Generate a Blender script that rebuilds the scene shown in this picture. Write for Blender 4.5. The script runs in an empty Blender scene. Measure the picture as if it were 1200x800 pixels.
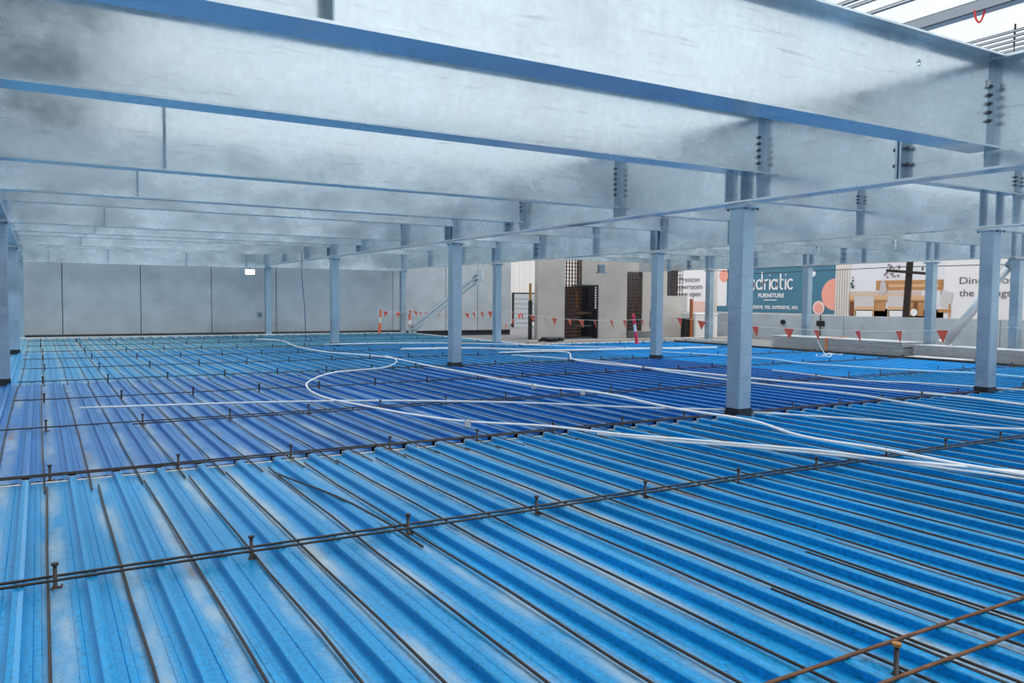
import bpy, bmesh, math, random
from mathutils import Vector, Matrix
random.seed(7)
S = bpy.context.scene
COL = S.collection
# ------------------------------------------------------------------ camera
def make_camera():
    yaw, pit, rol = math.radians(30.5419), math.radians(3.0128), math.radians(0.4824)
    fw = Vector((math.sin(yaw), math.cos(yaw), 0)); rt = Vector((math.cos(yaw), -math.sin(yaw), 0)); up = Vector((0, 0, 1))
    f2 = fw*math.cos(pit) - up*math.sin(pit); u2 = up*math.cos(pit) + fw*math.sin(pit)
    R = rt*math.cos(rol) + u2*math.sin(rol); U = u2*math.cos(rol) - rt*math.sin(rol)
    M = Matrix(((R.x, U.x, -f2.x, 0), (R.y, U.y, -f2.y, 0), (R.z, U.z, -f2.z, 1.38), (0, 0, 0, 1)))
    c = bpy.data.cameras.new('camera'); c.sensor_width = 36; c.lens = 36*940.05/1200; c.clip_end = 600; c.clip_start = .02
    o = bpy.data.objects.new('camera', c); COL.objects.link(o); o.matrix_world = M; S.camera = o
    return Vector((0, 0, 1.38)), f2, R, U
CAM = make_camera()
# ------------------------------------------------------------------ world, light, exposure
S.view_settings.view_transform = 'Standard'; S.view_settings.look = 'None'
S.view_settings.gamma = 1; S.view_settings.use_curve_mapping = False
S.view_settings.exposure = 0.42
w = bpy.data.worlds.new('overcast_sky'); S.world = w; w.use_nodes = True
nt = w.node_tree; nt.nodes.clear()
tc = nt.nodes.new('ShaderNodeTexCoord'); sx = nt.nodes.new('ShaderNodeSeparateXYZ')
nz = nt.nodes.new('ShaderNodeTexNoise'); nz.inputs['Scale'].default_value = 2.2; nz.inputs['Detail'].default_value = 5
cr = nt.nodes.new('ShaderNodeValToRGB')
cr.color_ramp.elements[0].position = .0; cr.color_ramp.elements[0].color = (.60, .69, .75, 1)
cr.color_ramp.elements[1].position = 1.0; cr.color_ramp.elements[1].color = (1.0, 1.0, 1.0, 1)
e_ = cr.color_ramp.elements.new(.16); e_.color = (.66, .72, .76, 1); e_ = cr.color_ramp.elements.new(.50); e_.color = (.72, .78, .81, 1)
cl = nt.nodes.new('ShaderNodeMapRange'); cl.inputs['From Min'].default_value = .35; cl.inputs['From Max'].default_value = .65
cl.inputs['To Min'].default_value = .88; cl.inputs['To Max'].default_value = 1.45
bg = nt.nodes.new('ShaderNodeBackground'); ou = nt.nodes.new('ShaderNodeOutputWorld')
nt.links.new(tc.outputs['Generated'], sx.inputs[0]); nt.links.new(sx.outputs['Z'], cr.inputs[0])
nt.links.new(tc.outputs['Generated'], nz.inputs['Vector']); nt.links.new(nz.outputs['Fac'], cl.inputs[0])
nt.links.new(cr.outputs[0], bg.inputs['Color']); nt.links.new(cl.outputs[0], bg.inputs['Strength']); nt.links.new(bg.outputs[0], ou.inputs[0])
sl = bpy.data.lights.new('hazy_sun', 'SUN'); sl.energy = 1.4; sl.angle = math.radians(25); sl.color = (1, .98, .95)
so = bpy.data.objects.new('hazy_sun', sl); COL.objects.link(so); so.rotation_euler = (math.radians(12), math.radians(30), 0)

# ------------------------------------------------------------------ materials
def hexc(r, g, b):
    f = lambda v: (v/255/12.92) if v/255 <= .04045 else ((v/255+.055)/1.055)**2.4
    return (f(r), f(g), f(b), 1)
MATS = {}
def mat(name, col, rough=.6, metal=0, noise=0, nscale=6, bump=0, bscale=40, stretch=(1, 1, 1), rvar=0, spec=.5):
    if name in MATS: return MATS[name]
    m = bpy.data.materials.new(name); m.use_nodes = True; n = m.node_tree; b = n.nodes['Principled BSDF']
    b.inputs['Base Color'].default_value = col; b.inputs['Roughness'].default_value = rough; b.inputs['Metallic'].default_value = metal
    b.inputs['Specular IOR Level'].default_value = spec
    if noise or bump or rvar:
        g = n.nodes.new('ShaderNodeNewGeometry'); mp = n.nodes.new('ShaderNodeMapping'); mp.inputs['Scale'].default_value = stretch
        n.links.new(g.outputs['Position'], mp.inputs['Vector'])
        t = n.nodes.new('ShaderNodeTexNoise'); t.inputs['Scale'].default_value = nscale; t.inputs['Detail'].default_value = 6; t.inputs['Roughness'].default_value = .6
        n.links.new(mp.outputs[0], t.inputs['Vector'])
        if noise:
            mr = n.nodes.new('ShaderNodeMapRange'); mr.inputs['From Min'].default_value = .3; mr.inputs['From Max'].default_value = .7
            mr.inputs['To Min'].default_value = 1-noise; mr.inputs['To Max'].default_value = 1+noise*.4
            n.links.new(t.outputs['Fac'], mr.inputs[0])
            mx = n.nodes.new('ShaderNodeVectorMath'); mx.operation = 'SCALE'; mx.inputs[0].default_value = col[:3]
            n.links.new(mr.outputs[0], mx.inputs['Scale']); n.links.new(mx.outputs[0], b.inputs['Base Color'])
        if rvar:
            m2 = n.nodes.new('ShaderNodeMapRange'); m2.inputs['From Min'].default_value = .3; m2.inputs['From Max'].default_value = .7
            m2.inputs['To Min'].default_value = rough-rvar; m2.inputs['To Max'].default_value = rough+rvar
            n.links.new(t.outputs['Fac'], m2.inputs[0]); n.links.new(m2.outputs[0], b.inputs['Roughness'])
        if bump:
            t2 = n.nodes.new('ShaderNodeTexNoise'); t2.inputs['Scale'].default_value = bscale; t2.inputs['Detail'].default_value = 4
            n.links.new(mp.outputs[0], t2.inputs['Vector'])
            bp = n.nodes.new('ShaderNodeBump'); bp.inputs['Strength'].default_value = bump; bp.inputs['Distance'].default_value = .01
            n.links.new(t2.outputs['Fac'], bp.inputs['Height']); n.links.new(bp.outputs[0], b.inputs['Normal'])
    MATS[name] = m; return m

def galv(name, col, rough, metal=.8):
    """hot dip galvanised steel: mottled, faint white bloom, diagonal handling scratches"""
    m = bpy.data.materials.new(name); m.use_nodes = True; n = m.node_tree; L = n.links.new; b = n.nodes['Principled BSDF']
    g = n.nodes.new('ShaderNodeNewGeometry')
    def noise(sc, det, stretch=(1, 1, 1), rot=(0, 0, 0), dist=0):
        mp = n.nodes.new('ShaderNodeMapping'); mp.inputs['Scale'].default_value = stretch; mp.inputs['Rotation'].default_value = rot
        L(g.outputs['Position'], mp.inputs['Vector']); t = n.nodes.new('ShaderNodeTexNoise')
        t.inputs['Scale'].default_value = sc; t.inputs['Detail'].default_value = det; t.inputs['Roughness'].default_value = .62; t.inputs['Distortion'].default_value = dist
        L(mp.outputs[0], t.inputs['Vector']); return t.outputs['Fac']
    def rng(x, a, bb, c, d):
        r = n.nodes.new('ShaderNodeMapRange'); r.inputs['From Min'].default_value = a; r.inputs['From Max'].default_value = bb
        r.inputs['To Min'].default_value = c; r.inputs['To Max'].default_value = d; L(x, r.inputs[0]); return r.outputs[0]
    big = noise(1.3, 4, (1, 1, 1.4)); fine = noise(14, 6, (1, 1, 1)); scr = noise(3.0, 7, (.6, .6, 9), (0, math.radians(24), math.radians(10)), .4)
    drip = noise(5, 5, (5, 5, .7))
    mul = n.nodes.new('ShaderNodeMath'); mul.operation = 'MULTIPLY'; L(rng(big, .3, .7, .80, 1.06), mul.inputs[0]); L(rng(fine, .3, .7, .93, 1.04), mul.inputs[1])
    mu2 = n.nodes.new('ShaderNodeMath'); mu2.operation = 'MULTIPLY'; L(mul.outputs[0], mu2.inputs[0]); L(rng(scr, .28, .42, .78, 1.0), mu2.inputs[1])
    mu3 = n.nodes.new('ShaderNodeMath'); mu3.operation = 'MULTIPLY'; L(mu2.outputs[0], mu3.inputs[0]); L(rng(drip, .5, .75, 1, 1.06), mu3.inputs[1])
    v = n.nodes.new('ShaderNodeVectorMath'); v.operation = 'SCALE'; v.inputs[0].default_value = col; L(mu3.outputs[0], v.inputs['Scale']); L(v.outputs[0], b.inputs['Base Color'])
    b.inputs['Metallic'].default_value = metal
    L(rng(big, .3, .7, rough-.08, rough+.14), b.inputs['Roughness'])
    bp = n.nodes.new('ShaderNodeBump'); bp.inputs['Strength'].default_value = .22; bp.inputs['Distance'].default_value = .004
    soft = noise(2.6, 2, (1, 1, 1.6)); ad = n.nodes.new('ShaderNodeMath'); ad.operation = 'MULTIPLY_ADD'; L(scr, ad.inputs[0]); ad.inputs[1].default_value = .12; L(soft, ad.inputs[2]); L(ad.outputs[0], bp.inputs['Height']); L(bp.outputs[0], b.inputs['Normal'])
    MATS[name] = m; return m
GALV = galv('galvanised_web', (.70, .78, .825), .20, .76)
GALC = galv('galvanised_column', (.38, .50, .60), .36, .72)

def deckmat(name, col, dusty=.6):
    m = bpy.data.materials.new(name); m.use_nodes = True; n = m.node_tree; L = n.links.new; b = n.nodes['Principled BSDF']
    g = n.nodes.new('ShaderNodeNewGeometry'); s = n.nodes.new('ShaderNodeSeparateXYZ'); L(g.outputs['Position'], s.inputs[0])
    def M(op, a, bb=None, c=None):
        k = n.nodes.new('ShaderNodeMath'); k.operation = op
        for i, x in enumerate((a, bb, c)):
            if x is None: continue
            if isinstance(x, (int, float)): k.inputs[i].default_value = x
            else: L(x, k.inputs[i])
        return k.outputs[0]
    u = M('FRACT', M('DIVIDE', M('ADD', s.outputs['X'], .106+30), .3))        # 0.5 = middle of a pan
    d = M('ABSOLUTE', M('SUBTRACT', u, .5))                                   # 0 pan centre, .5 rib
    def noise(sc, det, st):
        mp = n.nodes.new('ShaderNodeMapping'); mp.inputs['Scale'].default_value = st; L(g.outputs['Position'], mp.inputs['Vector'])
        t = n.nodes.new('ShaderNodeTexNoise'); t.inputs['Scale'].default_value = sc; t.inputs['Detail'].default_value = det; t.inputs['Roughness'].default_value = .65
        L(mp.outputs[0], t.inputs['Vector']); return t.outputs['Fac']
    dust = noise(1.3, 7, (2.2, .6, 1)); mott = noise(52, 4, (1, .7, 1)); big = noise(.9, 4, (1, .5, 1))
    def rng(x, a, bb, c, dd):
        r = n.nodes.new('ShaderNodeMapRange'); r.inputs['From Min'].default_value = a; r.inputs['From Max'].default_value = bb
        r.inputs['To Min'].default_value = c; r.inputs['To Max'].default_value = dd; L(x, r.inputs[0]); return r.outputs[0]
    mask = M('MULTIPLY', M('MULTIPLY', rng(dust, .42, .66, 0, 1), rng(d, .10, .26, 1, 0)), dusty)
    sc = M('MULTIPLY', rng(mott, .3, .7, .70, 1.25), rng(big, .3, .7, .85, 1.12))
    v = n.nodes.new('ShaderNodeVectorMath'); v.operation = 'SCALE'; v.inputs[0].default_value = col; L(sc, v.inputs['Scale'])
    mx = n.nodes.new('ShaderNodeMix'); mx.data_type = 'RGBA'; L(mask, mx.inputs[0]); L(v.outputs[0], mx.inputs[6]); mx.inputs[7].default_value = (.46, .54, .56, 1)
    rust = M('MULTIPLY', rng(noise(2.1, 5, (1, .35, 1)), .56, .70, 0, .75), rng(d, .03, .13, 1, 0))
    m2 = n.nodes.new('ShaderNodeMix'); m2.data_type = 'RGBA'; L(rust, m2.inputs[0]); L(mx.outputs[2], m2.inputs[6]); m2.inputs[7].default_value = (.30, .17, .10, 1)
    L(m2.outputs[2], b.inputs['Base Color'])
    b.inputs['Metallic'].default_value = .5; b.inputs['Coat Weight'].default_value = .12; b.inputs['Coat Roughness'].default_value = .14; L(rng(mott, .3, .7, .26, .42), b.inputs['Roughness'])
    # embossed dashes pressed in the rib tops and the two pan stiffeners
    dash = M('SINE', M('MULTIPLY', s.outputs['Y'], 2*math.pi/.026))
    band = M('MAXIMUM', M('GREATER_THAN', d, .44), M('MULTIPLY', M('GREATER_THAN', d, .20), M('LESS_THAN', d, .31)))
    hgt = M('ADD', M('MULTIPLY', M('MULTIPLY', M('GREATER_THAN', dash, 0), band), .6), M('MULTIPLY', mott, .12))
    bp = n.nodes.new('ShaderNodeBump'); bp.inputs['Strength'].default_value = .7; bp.inputs['Distance'].default_value = .004
    L(hgt, bp.inputs['Height']); L(bp.outputs[0], b.inputs['Normal'])
    MATS[name] = m; return m
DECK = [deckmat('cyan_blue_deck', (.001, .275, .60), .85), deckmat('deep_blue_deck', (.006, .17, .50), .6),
        deckmat('sky_blue_deck', (.008, .30, .62), .5), deckmat('sky_sheen_deck', (.13, .41, .60), .9), deckmat('bright_cyan_deck', (.002, .38, .78), .1)]  # farthest strip: grazing sky reflection put into its base colour, beside real dust
BAR = mat('black_rusty_bar', (.014, .010, .009, 1), .55, .0, noise=.5, nscale=9)
RUST = mat('rusty_steel', (.13, .055, .025, 1), .75, .2, noise=.6, nscale=14)
STUD = mat('stud_steel', (.03, .026, .026, 1), .5, .5)
BOLT = mat('bolt_steel', (.10, .115, .13, 1), .45, .7)
CONC = mat('precast_concrete', hexc(190, 198, 205), .85, noise=.18, nscale=1.4, bump=.15, bscale=30)
CONW = mat('warm_concrete', hexc(190, 184, 178), .85, noise=.12, nscale=1.8, bump=.15, bscale=30)
SLAB = mat('slab_concrete', hexc(120, 122, 124), .9, noise=.3, nscale=1.2)
DARK = mat('shadow_gap_steel', (.03, .035, .045, 1), .7)
TAPE = mat('black_column_wrap', (.012, .013, .018, 1), .45, bump=.3, bscale=20)
WHITE = mat('white_cladding', (.85, .82, .79, 1), .6)
DUCT = mat('grey_pvc_conduit', (.56, .62, .68, 1), .45)
DUCW = mat('white_pvc_hose', (.78, .80, .82, 1), .4)
RED = mat('fluoro_red_flag', (1.0, .15, .08, 1), .6)
ORG = mat('orange_plastic', (1.0, .16, .02, 1), .45)
PINK = mat('pink_red_plastic', (.95, .03, .07, 1), .45)
REFL = mat('reflective_white_band', (.75, .75, .76, 1), .35)
CORD = mat('pale_cord', (.75, .75, .75, 1), .7)
BLKP = mat('black_paint', (.012, .013, .016, 1), .5)
YEL = mat('yellow_brown_paint', (.38, .20, .03, 1), .6)
WOOD = mat('weathered_pole_timber', (.035, .022, .018, 1), .85, noise=.4, nscale=10)
CEM = mat('cement_white_strip', (.62, .66, .68, 1), .8, noise=.2, nscale=12)
ZINC = mat('zinc_sheet_pack', (.60, .62, .65, 1), .45, .5, noise=.25, nscale=10, stretch=(1, .4, 3))

# ------------------------------------------------------------------ mesh helpers
class MB:
    def __init__(s): s.v = []; s.f = []
    def box(s, x0, x1, y0, y1, z0, z1):
        i = len(s.v); s.v += [(x, y, z) for x in (x0, x1) for y in (y0, y1) for z in (z0, z1)]
        s.f += [(i, i+1, i+3, i+2), (i+4, i+6, i+7, i+5), (i, i+4, i+5, i+1), (i+2, i+3, i+7, i+6), (i, i+2, i+6, i+4), (i+1, i+5, i+7, i+3)]
        return s
    def obox(s, c, ax, ay, az):
        c, ax, ay, az = map(Vector, (c, ax, ay, az)); i = len(s.v)
        s.v += [tuple(c+ax*a+ay*b+az*d) for a in (-1, 1) for b in (-1, 1) for d in (-1, 1)]
        s.f += [(i, i+1, i+3, i+2), (i+4, i+6, i+7, i+5), (i, i+4, i+5, i+1), (i+2, i+3, i+7, i+6), (i, i+2, i+6, i+4), (i+1, i+5, i+7, i+3)]
        return s
    def tube(s, pts, r, n=6, caps=True):
        pts = [Vector(p) for p in pts]; i0 = len(s.v); rr = r if isinstance(r, (list, tuple)) else [r]*len(pts)
        for k, p in enumerate(pts):
            d = (pts[min(k+1, len(pts)-1)]-pts[max(k-1, 0)]).normalized()
            a = d.cross(Vector((0, 0, 1)))
            if a.length < .05: a = d.cross(Vector((0, 1, 0)))
            a.normalize(); b = d.cross(a)
            for j in range(n):
                t = 2*math.pi*j/n; s.v.append(tuple(p+(a*math.cos(t)+b*math.sin(t))*rr[k]))
        for k in range(len(pts)-1):
            for j in range(n):
                s.f.append((i0+k*n+j, i0+k*n+(j+1) % n, i0+(k+1)*n+(j+1) % n, i0+(k+1)*n+j))
        if caps:
            s.f.append(tuple(range(i0+n-1, i0-1, -1))); e = i0+(len(pts)-1)*n; s.f.append(tuple(range(e, e+n)))
        return s
    def prism(s, poly, mapf, t0, t1):
        """polygon (a, b) pushed from depth t0 to t1 through mapf(a, b, t)"""
        i = len(s.v); n = len(poly)
        s.v += [tuple(mapf(a, b, t0)) for a, b in poly] + [tuple(mapf(a, b, t1)) for a, b in poly]
        s.f += [tuple(range(i, i+n)), tuple(range(i+2*n-1, i+n-1, -1))]
        s.f += [(i+j, i+n+j, i+n+(j+1) % n, i+(j+1) % n) for j in range(n)]
        return s
    def mesh(s, name, m, smooth=False):
        me = bpy.data.meshes.new(name); me.from_pydata(s.v, [], s.f)
        b = bmesh.new(); b.from_mesh(me); bmesh.ops.recalc_face_normals(b, faces=b.faces); b.to_mesh(me); b.free()
        me.materials.append(m)
        if smooth:
            for p in me.polygons: p.use_smooth = len(p.vertices) == 4
        return me
    def build(s, name, m, parent=None, smooth=False):
        o = bpy.data.objects.new(name, s.mesh(name, m, smooth)); COL.objects.link(o)
        if parent: o.parent = parent
        return o
def tag(o, label, cat, group=None, kind=None):
    o['label'] = label; o['category'] = cat
    if group: o['group'] = group
    if kind: o['kind'] = kind
    return o
def thing(name, label, cat, loc=(0, 0, 0), group=None):
    o = bpy.data.objects.new(name, None); COL.objects.link(o); o.location = loc; o.empty_display_size = .1
    return tag(o, label, cat, group)
def struct(name, mb, m):
    o = mb.build(name, m); o['kind'] = 'structure'; return o
def copy_tree(o, parent=None):
    c = o.copy(); COL.objects.link(c); c.parent = parent
    for ch in o.children: copy_tree(ch, c)
    return c
def inst(name, me, parent=None, loc=(0, 0, 0)):
    o = bpy.data.objects.new(name, me); COL.objects.link(o); o.location = loc
    if parent: o.parent = parent
    return o

def L(k): return 6.847 + (k-2)*2.534
PX = {0: -.50, 1: 7.12, 2: 12.42, 3: 21.0}
PXC = {0: -.50, 1: 7.19, 2: 12.45, 3: 21.0}
ZB, ZT = 2.52, 3.46
YS = {1: 3.93, 2: 6.47, 3: 9.08, 4: 11.65, 5: 14.2, 6: 16.8, 7: 19.35, 8: 21.9, 9: 24.4, 10: 26.95, 11: 29.5}
FH = .13

# ------------------------------------------------------------------ the setting
m = MB(); m.box(-1.9, 12.75, -3.2, 29.79, -.30, -.07); m.box(12.75, 18.45, -3.2, 20.45, -.30, -.07); struct('floor', m, mat('support_beam_steel', hexc(120, 135, 148), .6, .3))
m = MB(); m.box(12.75, 45, 20.45, 60, -.45, -.16); m.box(18.45, 26.4, -8, 20.45, -.45, -.16); struct('trim_1', m, SLAB)
m = MB(); m.box(-80, 120, -60, 160, -5.2, -5.0); struct('trim_2', m, mat('street_asphalt', hexc(95, 97, 100), .9, noise=.2))
# far precast wall with panel joints
m = MB(); joints = [-2.2, .673, 3.02, 5.33, 7.62, 10.0, 12.24, 14.6, 16.1, 17.75]
for a, b in zip(joints[:-1], joints[1:]): m.box(a+.012, b-.012, 30.2, 30.4, .06, 3.6)
struct('wall_far', m, CONC)
m = MB(); m.box(-2.2, 17.75, 30.26, 30.36, -.3, 3.55); struct('trim_3', m, DARK)
m = MB(); m.box(-2.2, 12.8, 29.80, 30.2, -.2, .10); struct('trim_4', m, mat('dark_edge_angle', hexc(60, 64, 68), .7, noise=.3))
m = MB(); m.box(-1.6, 12.4, 29.36, 29.55, .0, .045); m.box(-1.6, 7.0, 28.75, 28.9, .055, .075); struct('trim_5', m, CEM)
m = MB(); m.box(12.78, 18.0, 20.5, 20.75, -.16, .02); m.box(12.7, 12.95, 20.5, 29.8, -.16, .0); struct('trim_6', m, CEM)
m = MB(); m.box(18.42, 18.5, -3, 20.5, -.25, .05); struct('trim_7', m, DARK)
# neighbouring building behind the camera, to the left (the webs mirror its edge)
m = MB(); m.box(-4.5, 1.35, -8.2, -6.2, -5, 13); struct('wall_back', m, mat('dark_neighbour_wall', hexc(20, 34, 50), .8))
m = MB(); m.box(-6.6, -6.2, -6, 31, -5, 3.4); struct('wall_left', m, CONC)
# low precast parapet on the street side
m = MB()
ys = [-4, 2, 8, 13.9, 19.6, 25.2, 31, 37]
for a, b in zip(ys[:-1], ys[1:]): m.box(26, 26.18, a+.01, b-.01, -.16, .86)
struct('wall_right', m, CONC)

# ------------------------------------------------------------------ deck sheets
def sheet_mesh(name, y0, y1, ribs, mt):
    prof = []
    for j in range(ribs):
        o = j*.3
        prof += [(o+.0, .035), (o+.021, .038), (o+.024, .033), (o+.021, 0), (o+.060, 0), (o+.064, .004), (o+.090, .004), (o+.094, 0),
                 (o+.206, 0), (o+.210, .004), (o+.236, .004), (o+.240, 0), (o+.279, 0), (o+.276, .033), (o+.279, .038), (o+.2995, .035)]
    m = MB(); n = len(prof)
    for y in (y0, y1):
        for x, z in prof: m.v.append((x, y, z))
    for i in range(n-1): m.f.append((i, i+1, n+i+1, n+i))
    # thickness below
    for y in (y0, y1):
        for x, z in prof: m.v.append((x, y, z-.0015))
    for i in range(n-1):
        m.f.append((2*n+i+1, 2*n+i, 3*n+i, 3*n+i+1)); m.f.append((i+1, i, 2*n+i, 2*n+i+1)); m.f.append((n+i, n+i+1, 3*n+i+1, 3*n+i))
    me = bpy.data.meshes.new(name); me.from_pydata(m.v, [], m.f); me.materials.append(mt); return me
def cap_mesh(name, ribs):
    m = MB()
    for j in range(ribs+1):
        if j == 0 or j == ribs:
            a, b = (-.0, .024) if j == 0 else (j*.3-.024, j*.3-.001)
        else: a, b = j*.3-.026, j*.3+.026
        m.box(a, b, -.006, .004, .0, .0365)
    for j in range(ribs): m.box(j*.3+.03, j*.3+.27, .004, .028, -.003, .004)
    return m.mesh(name, CEM)
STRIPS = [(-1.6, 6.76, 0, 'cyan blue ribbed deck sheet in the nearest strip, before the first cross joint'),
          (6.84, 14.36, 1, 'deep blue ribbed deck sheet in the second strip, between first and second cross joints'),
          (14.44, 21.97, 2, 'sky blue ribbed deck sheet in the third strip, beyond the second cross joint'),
          (22.05, 29.30, 3, 'blue ribbed deck sheet with painted sky sheen in the farthest strip before the concrete wall')]
CAP = cap_mesh('end_closure', 3)
X00 = .044-.15-.9*2
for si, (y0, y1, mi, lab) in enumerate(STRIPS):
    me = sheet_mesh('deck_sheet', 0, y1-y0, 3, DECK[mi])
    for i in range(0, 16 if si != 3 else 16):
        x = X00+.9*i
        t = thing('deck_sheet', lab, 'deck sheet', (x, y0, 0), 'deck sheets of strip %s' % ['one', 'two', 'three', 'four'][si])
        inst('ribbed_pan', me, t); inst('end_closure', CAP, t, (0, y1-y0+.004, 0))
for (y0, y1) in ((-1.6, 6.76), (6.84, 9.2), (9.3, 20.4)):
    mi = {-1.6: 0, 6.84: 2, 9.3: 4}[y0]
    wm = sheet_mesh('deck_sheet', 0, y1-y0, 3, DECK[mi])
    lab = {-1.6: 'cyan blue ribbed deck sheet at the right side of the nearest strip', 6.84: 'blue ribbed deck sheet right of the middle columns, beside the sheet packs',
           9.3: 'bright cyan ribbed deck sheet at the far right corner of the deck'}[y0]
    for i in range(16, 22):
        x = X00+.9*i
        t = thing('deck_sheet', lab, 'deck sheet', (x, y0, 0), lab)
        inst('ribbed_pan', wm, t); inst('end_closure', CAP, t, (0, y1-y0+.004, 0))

# ------------------------------------------------------------------ columns
def column(X, Y, label, h=ZB-.03, s=.105, wrap=True, z0=-.0, group=None):
    t = thing('steel_column', label, 'column', (X, Y, z0), group)
    m = MB(); r = .012; p = [(-s+r, -s), (s-r, -s), (s, -s+r), (s, s-r), (s-r, s), (-s+r, s), (-s, s-r), (-s, -s+r)]
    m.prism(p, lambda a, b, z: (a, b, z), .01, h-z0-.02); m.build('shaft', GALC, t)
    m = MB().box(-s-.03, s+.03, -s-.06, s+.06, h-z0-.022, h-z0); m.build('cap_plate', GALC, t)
    for a in (-1, 1):
        for b in (-1, 1):
            MB().tube([(a*(s-.01), b*(s+.035), h-z0-.045), (a*(s-.01), b*(s+.035), h-z0-.022)], .014, 6).build('bolt', BOLT, t)
    if wrap:
        q = s+.006
        m = MB(); z = .11; m.box(-q, q, -q, q, .0, z); m.build('base_wrap', TAPE, t)
    return t
ordn = ['nearest', 'second', 'third', 'farthest']
for n, k in enumerate((2, 5, 8, 11)):
    column(PXC[1], L(k), ['tall galvanised column nearest the camera, right of centre, with tool marks', 'galvanised column in the centre with a diagonal scuff, wrapped black at its foot',
                         'galvanised column left of centre standing before the concrete wall panels', 'far galvanised column touching the concrete wall at the end of the middle beam'][n], wrap=n < 3)
    column(PXC[2], L(k), ['galvanised column at the right frame side with a black wrapped foot', 'galvanised column beside the leaning red and white bollard',
                         'galvanised column right of the top of the diagonal brace, before the pale warehouse', 'far galvanised column at the foot of the left diagonal brace'][n], wrap=n < 2)
    if n: column(PXC[0], L(k), ['', 'galvanised column at the left frame edge with black wrapped foot', 'galvanised column just behind the left edge column', 'farthest galvanised column of the left row, by the wall corner'][n], wrap=n < 3)
for Y, lab in ((10.87, 'galvanised column at the far right, carrying the top of the light diagonal tube'), (13.1, 'galvanised column before the dining table picture, at the foot of the diagonal tube'),
               (17.2, 'slim galvanised column in front of the teal part of the hoarding'), (21.5, 'galvanised column just left of the big near column, behind it')):
    column(21.0, Y, lab, wrap=False, z0=-.15, s=.11)

# ------------------------------------------------------------------ beams
def bolts_row(t, pts, d):
    for p in pts:
        p = Vector(p); d = Vector(d)
        MB().tube([p-d*.030, p-d*.008, p-d*.0075, p+d*.0, ], [.0095, .0095, .018, .018], 6).build('bolt', BOLT, t)
def primary(i, y0, y1, label, ysec, ycol, splices, zb=ZB):
    X = PX[i]; t = thing('primary_beam', label, 'beam', (X, y0, zb)); D = ZT-zb; f = .022; Ly = y1-y0
    MB().box(-.009, .009, 0, Ly, f, D-f).build('web', GALV, t)
    MB().box(-.12, .12, 0, Ly, 0, f).build('bottom_flange', GALV, t)
    MB().box(-.12, .12, 0, Ly, D-f, D).build('top_flange', GALV, t)
    for Y in ysec:
        for sd in (-1, 1):
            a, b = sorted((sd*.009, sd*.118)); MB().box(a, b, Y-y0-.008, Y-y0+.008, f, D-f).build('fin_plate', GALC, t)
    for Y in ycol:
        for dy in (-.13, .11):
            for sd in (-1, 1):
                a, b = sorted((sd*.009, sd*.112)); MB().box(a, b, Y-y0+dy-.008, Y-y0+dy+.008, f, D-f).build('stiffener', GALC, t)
    for Y in splices:
        for dy in (-.02, .02):
            MB().box(-.10, .10, Y-y0+dy-.012, Y-y0+dy+.012, f, D-f).build('splice_plate', GALC, t)
        for sd in (-1, 1):
            for q in range(5):
                p = (sd*.055, Y-y0, .16+q*.15)
                MB().tube([(p[0], p[1]-.075, p[2]), (p[0], p[1]-.05, p[2]), (p[0], p[1]-.049, p[2]), (p[0], p[1]+.05, p[2]), (p[0], p[1]+.051, p[2]), (p[0], p[1]+.075, p[2])], [.02, .02, .012, .012, .02, .02], 6).build('splice_bolt', BOLT, t)
    return t
cols = [L(2), L(5), L(8), L(11)]
primary(0, -1.5, 29.9, 'deep galvanised beam along the left frame edge over the left columns', list(YS.values()), cols, [4.5, 12.1, 19.7])
primary(1, -1.5, 29.9, 'deep galvanised beam over the middle row of columns, through the picture centre', list(YS.values()), cols, [4.75, 12.2, 19.8])
primary(2, -1.5, 29.9, 'deep galvanised beam over the second row of columns right of centre', list(YS.values()), cols, [4.5, 12.1, 19.7])
primary(3, -1.0, 25.5, 'far galvanised beam directly above the street side hoarding', [4.2, 6.5, 9.1, 12.0, 15.2, 19.35, 23.7], [10.87, 13.1, 17.2, 21.5], [8.5, 15.9, 22.6])
WORD = ['', 'nearest', 'second', 'third', 'fourth', 'fifth', 'sixth', 'seventh', 'eighth', 'ninth', 'tenth', 'last']
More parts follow.
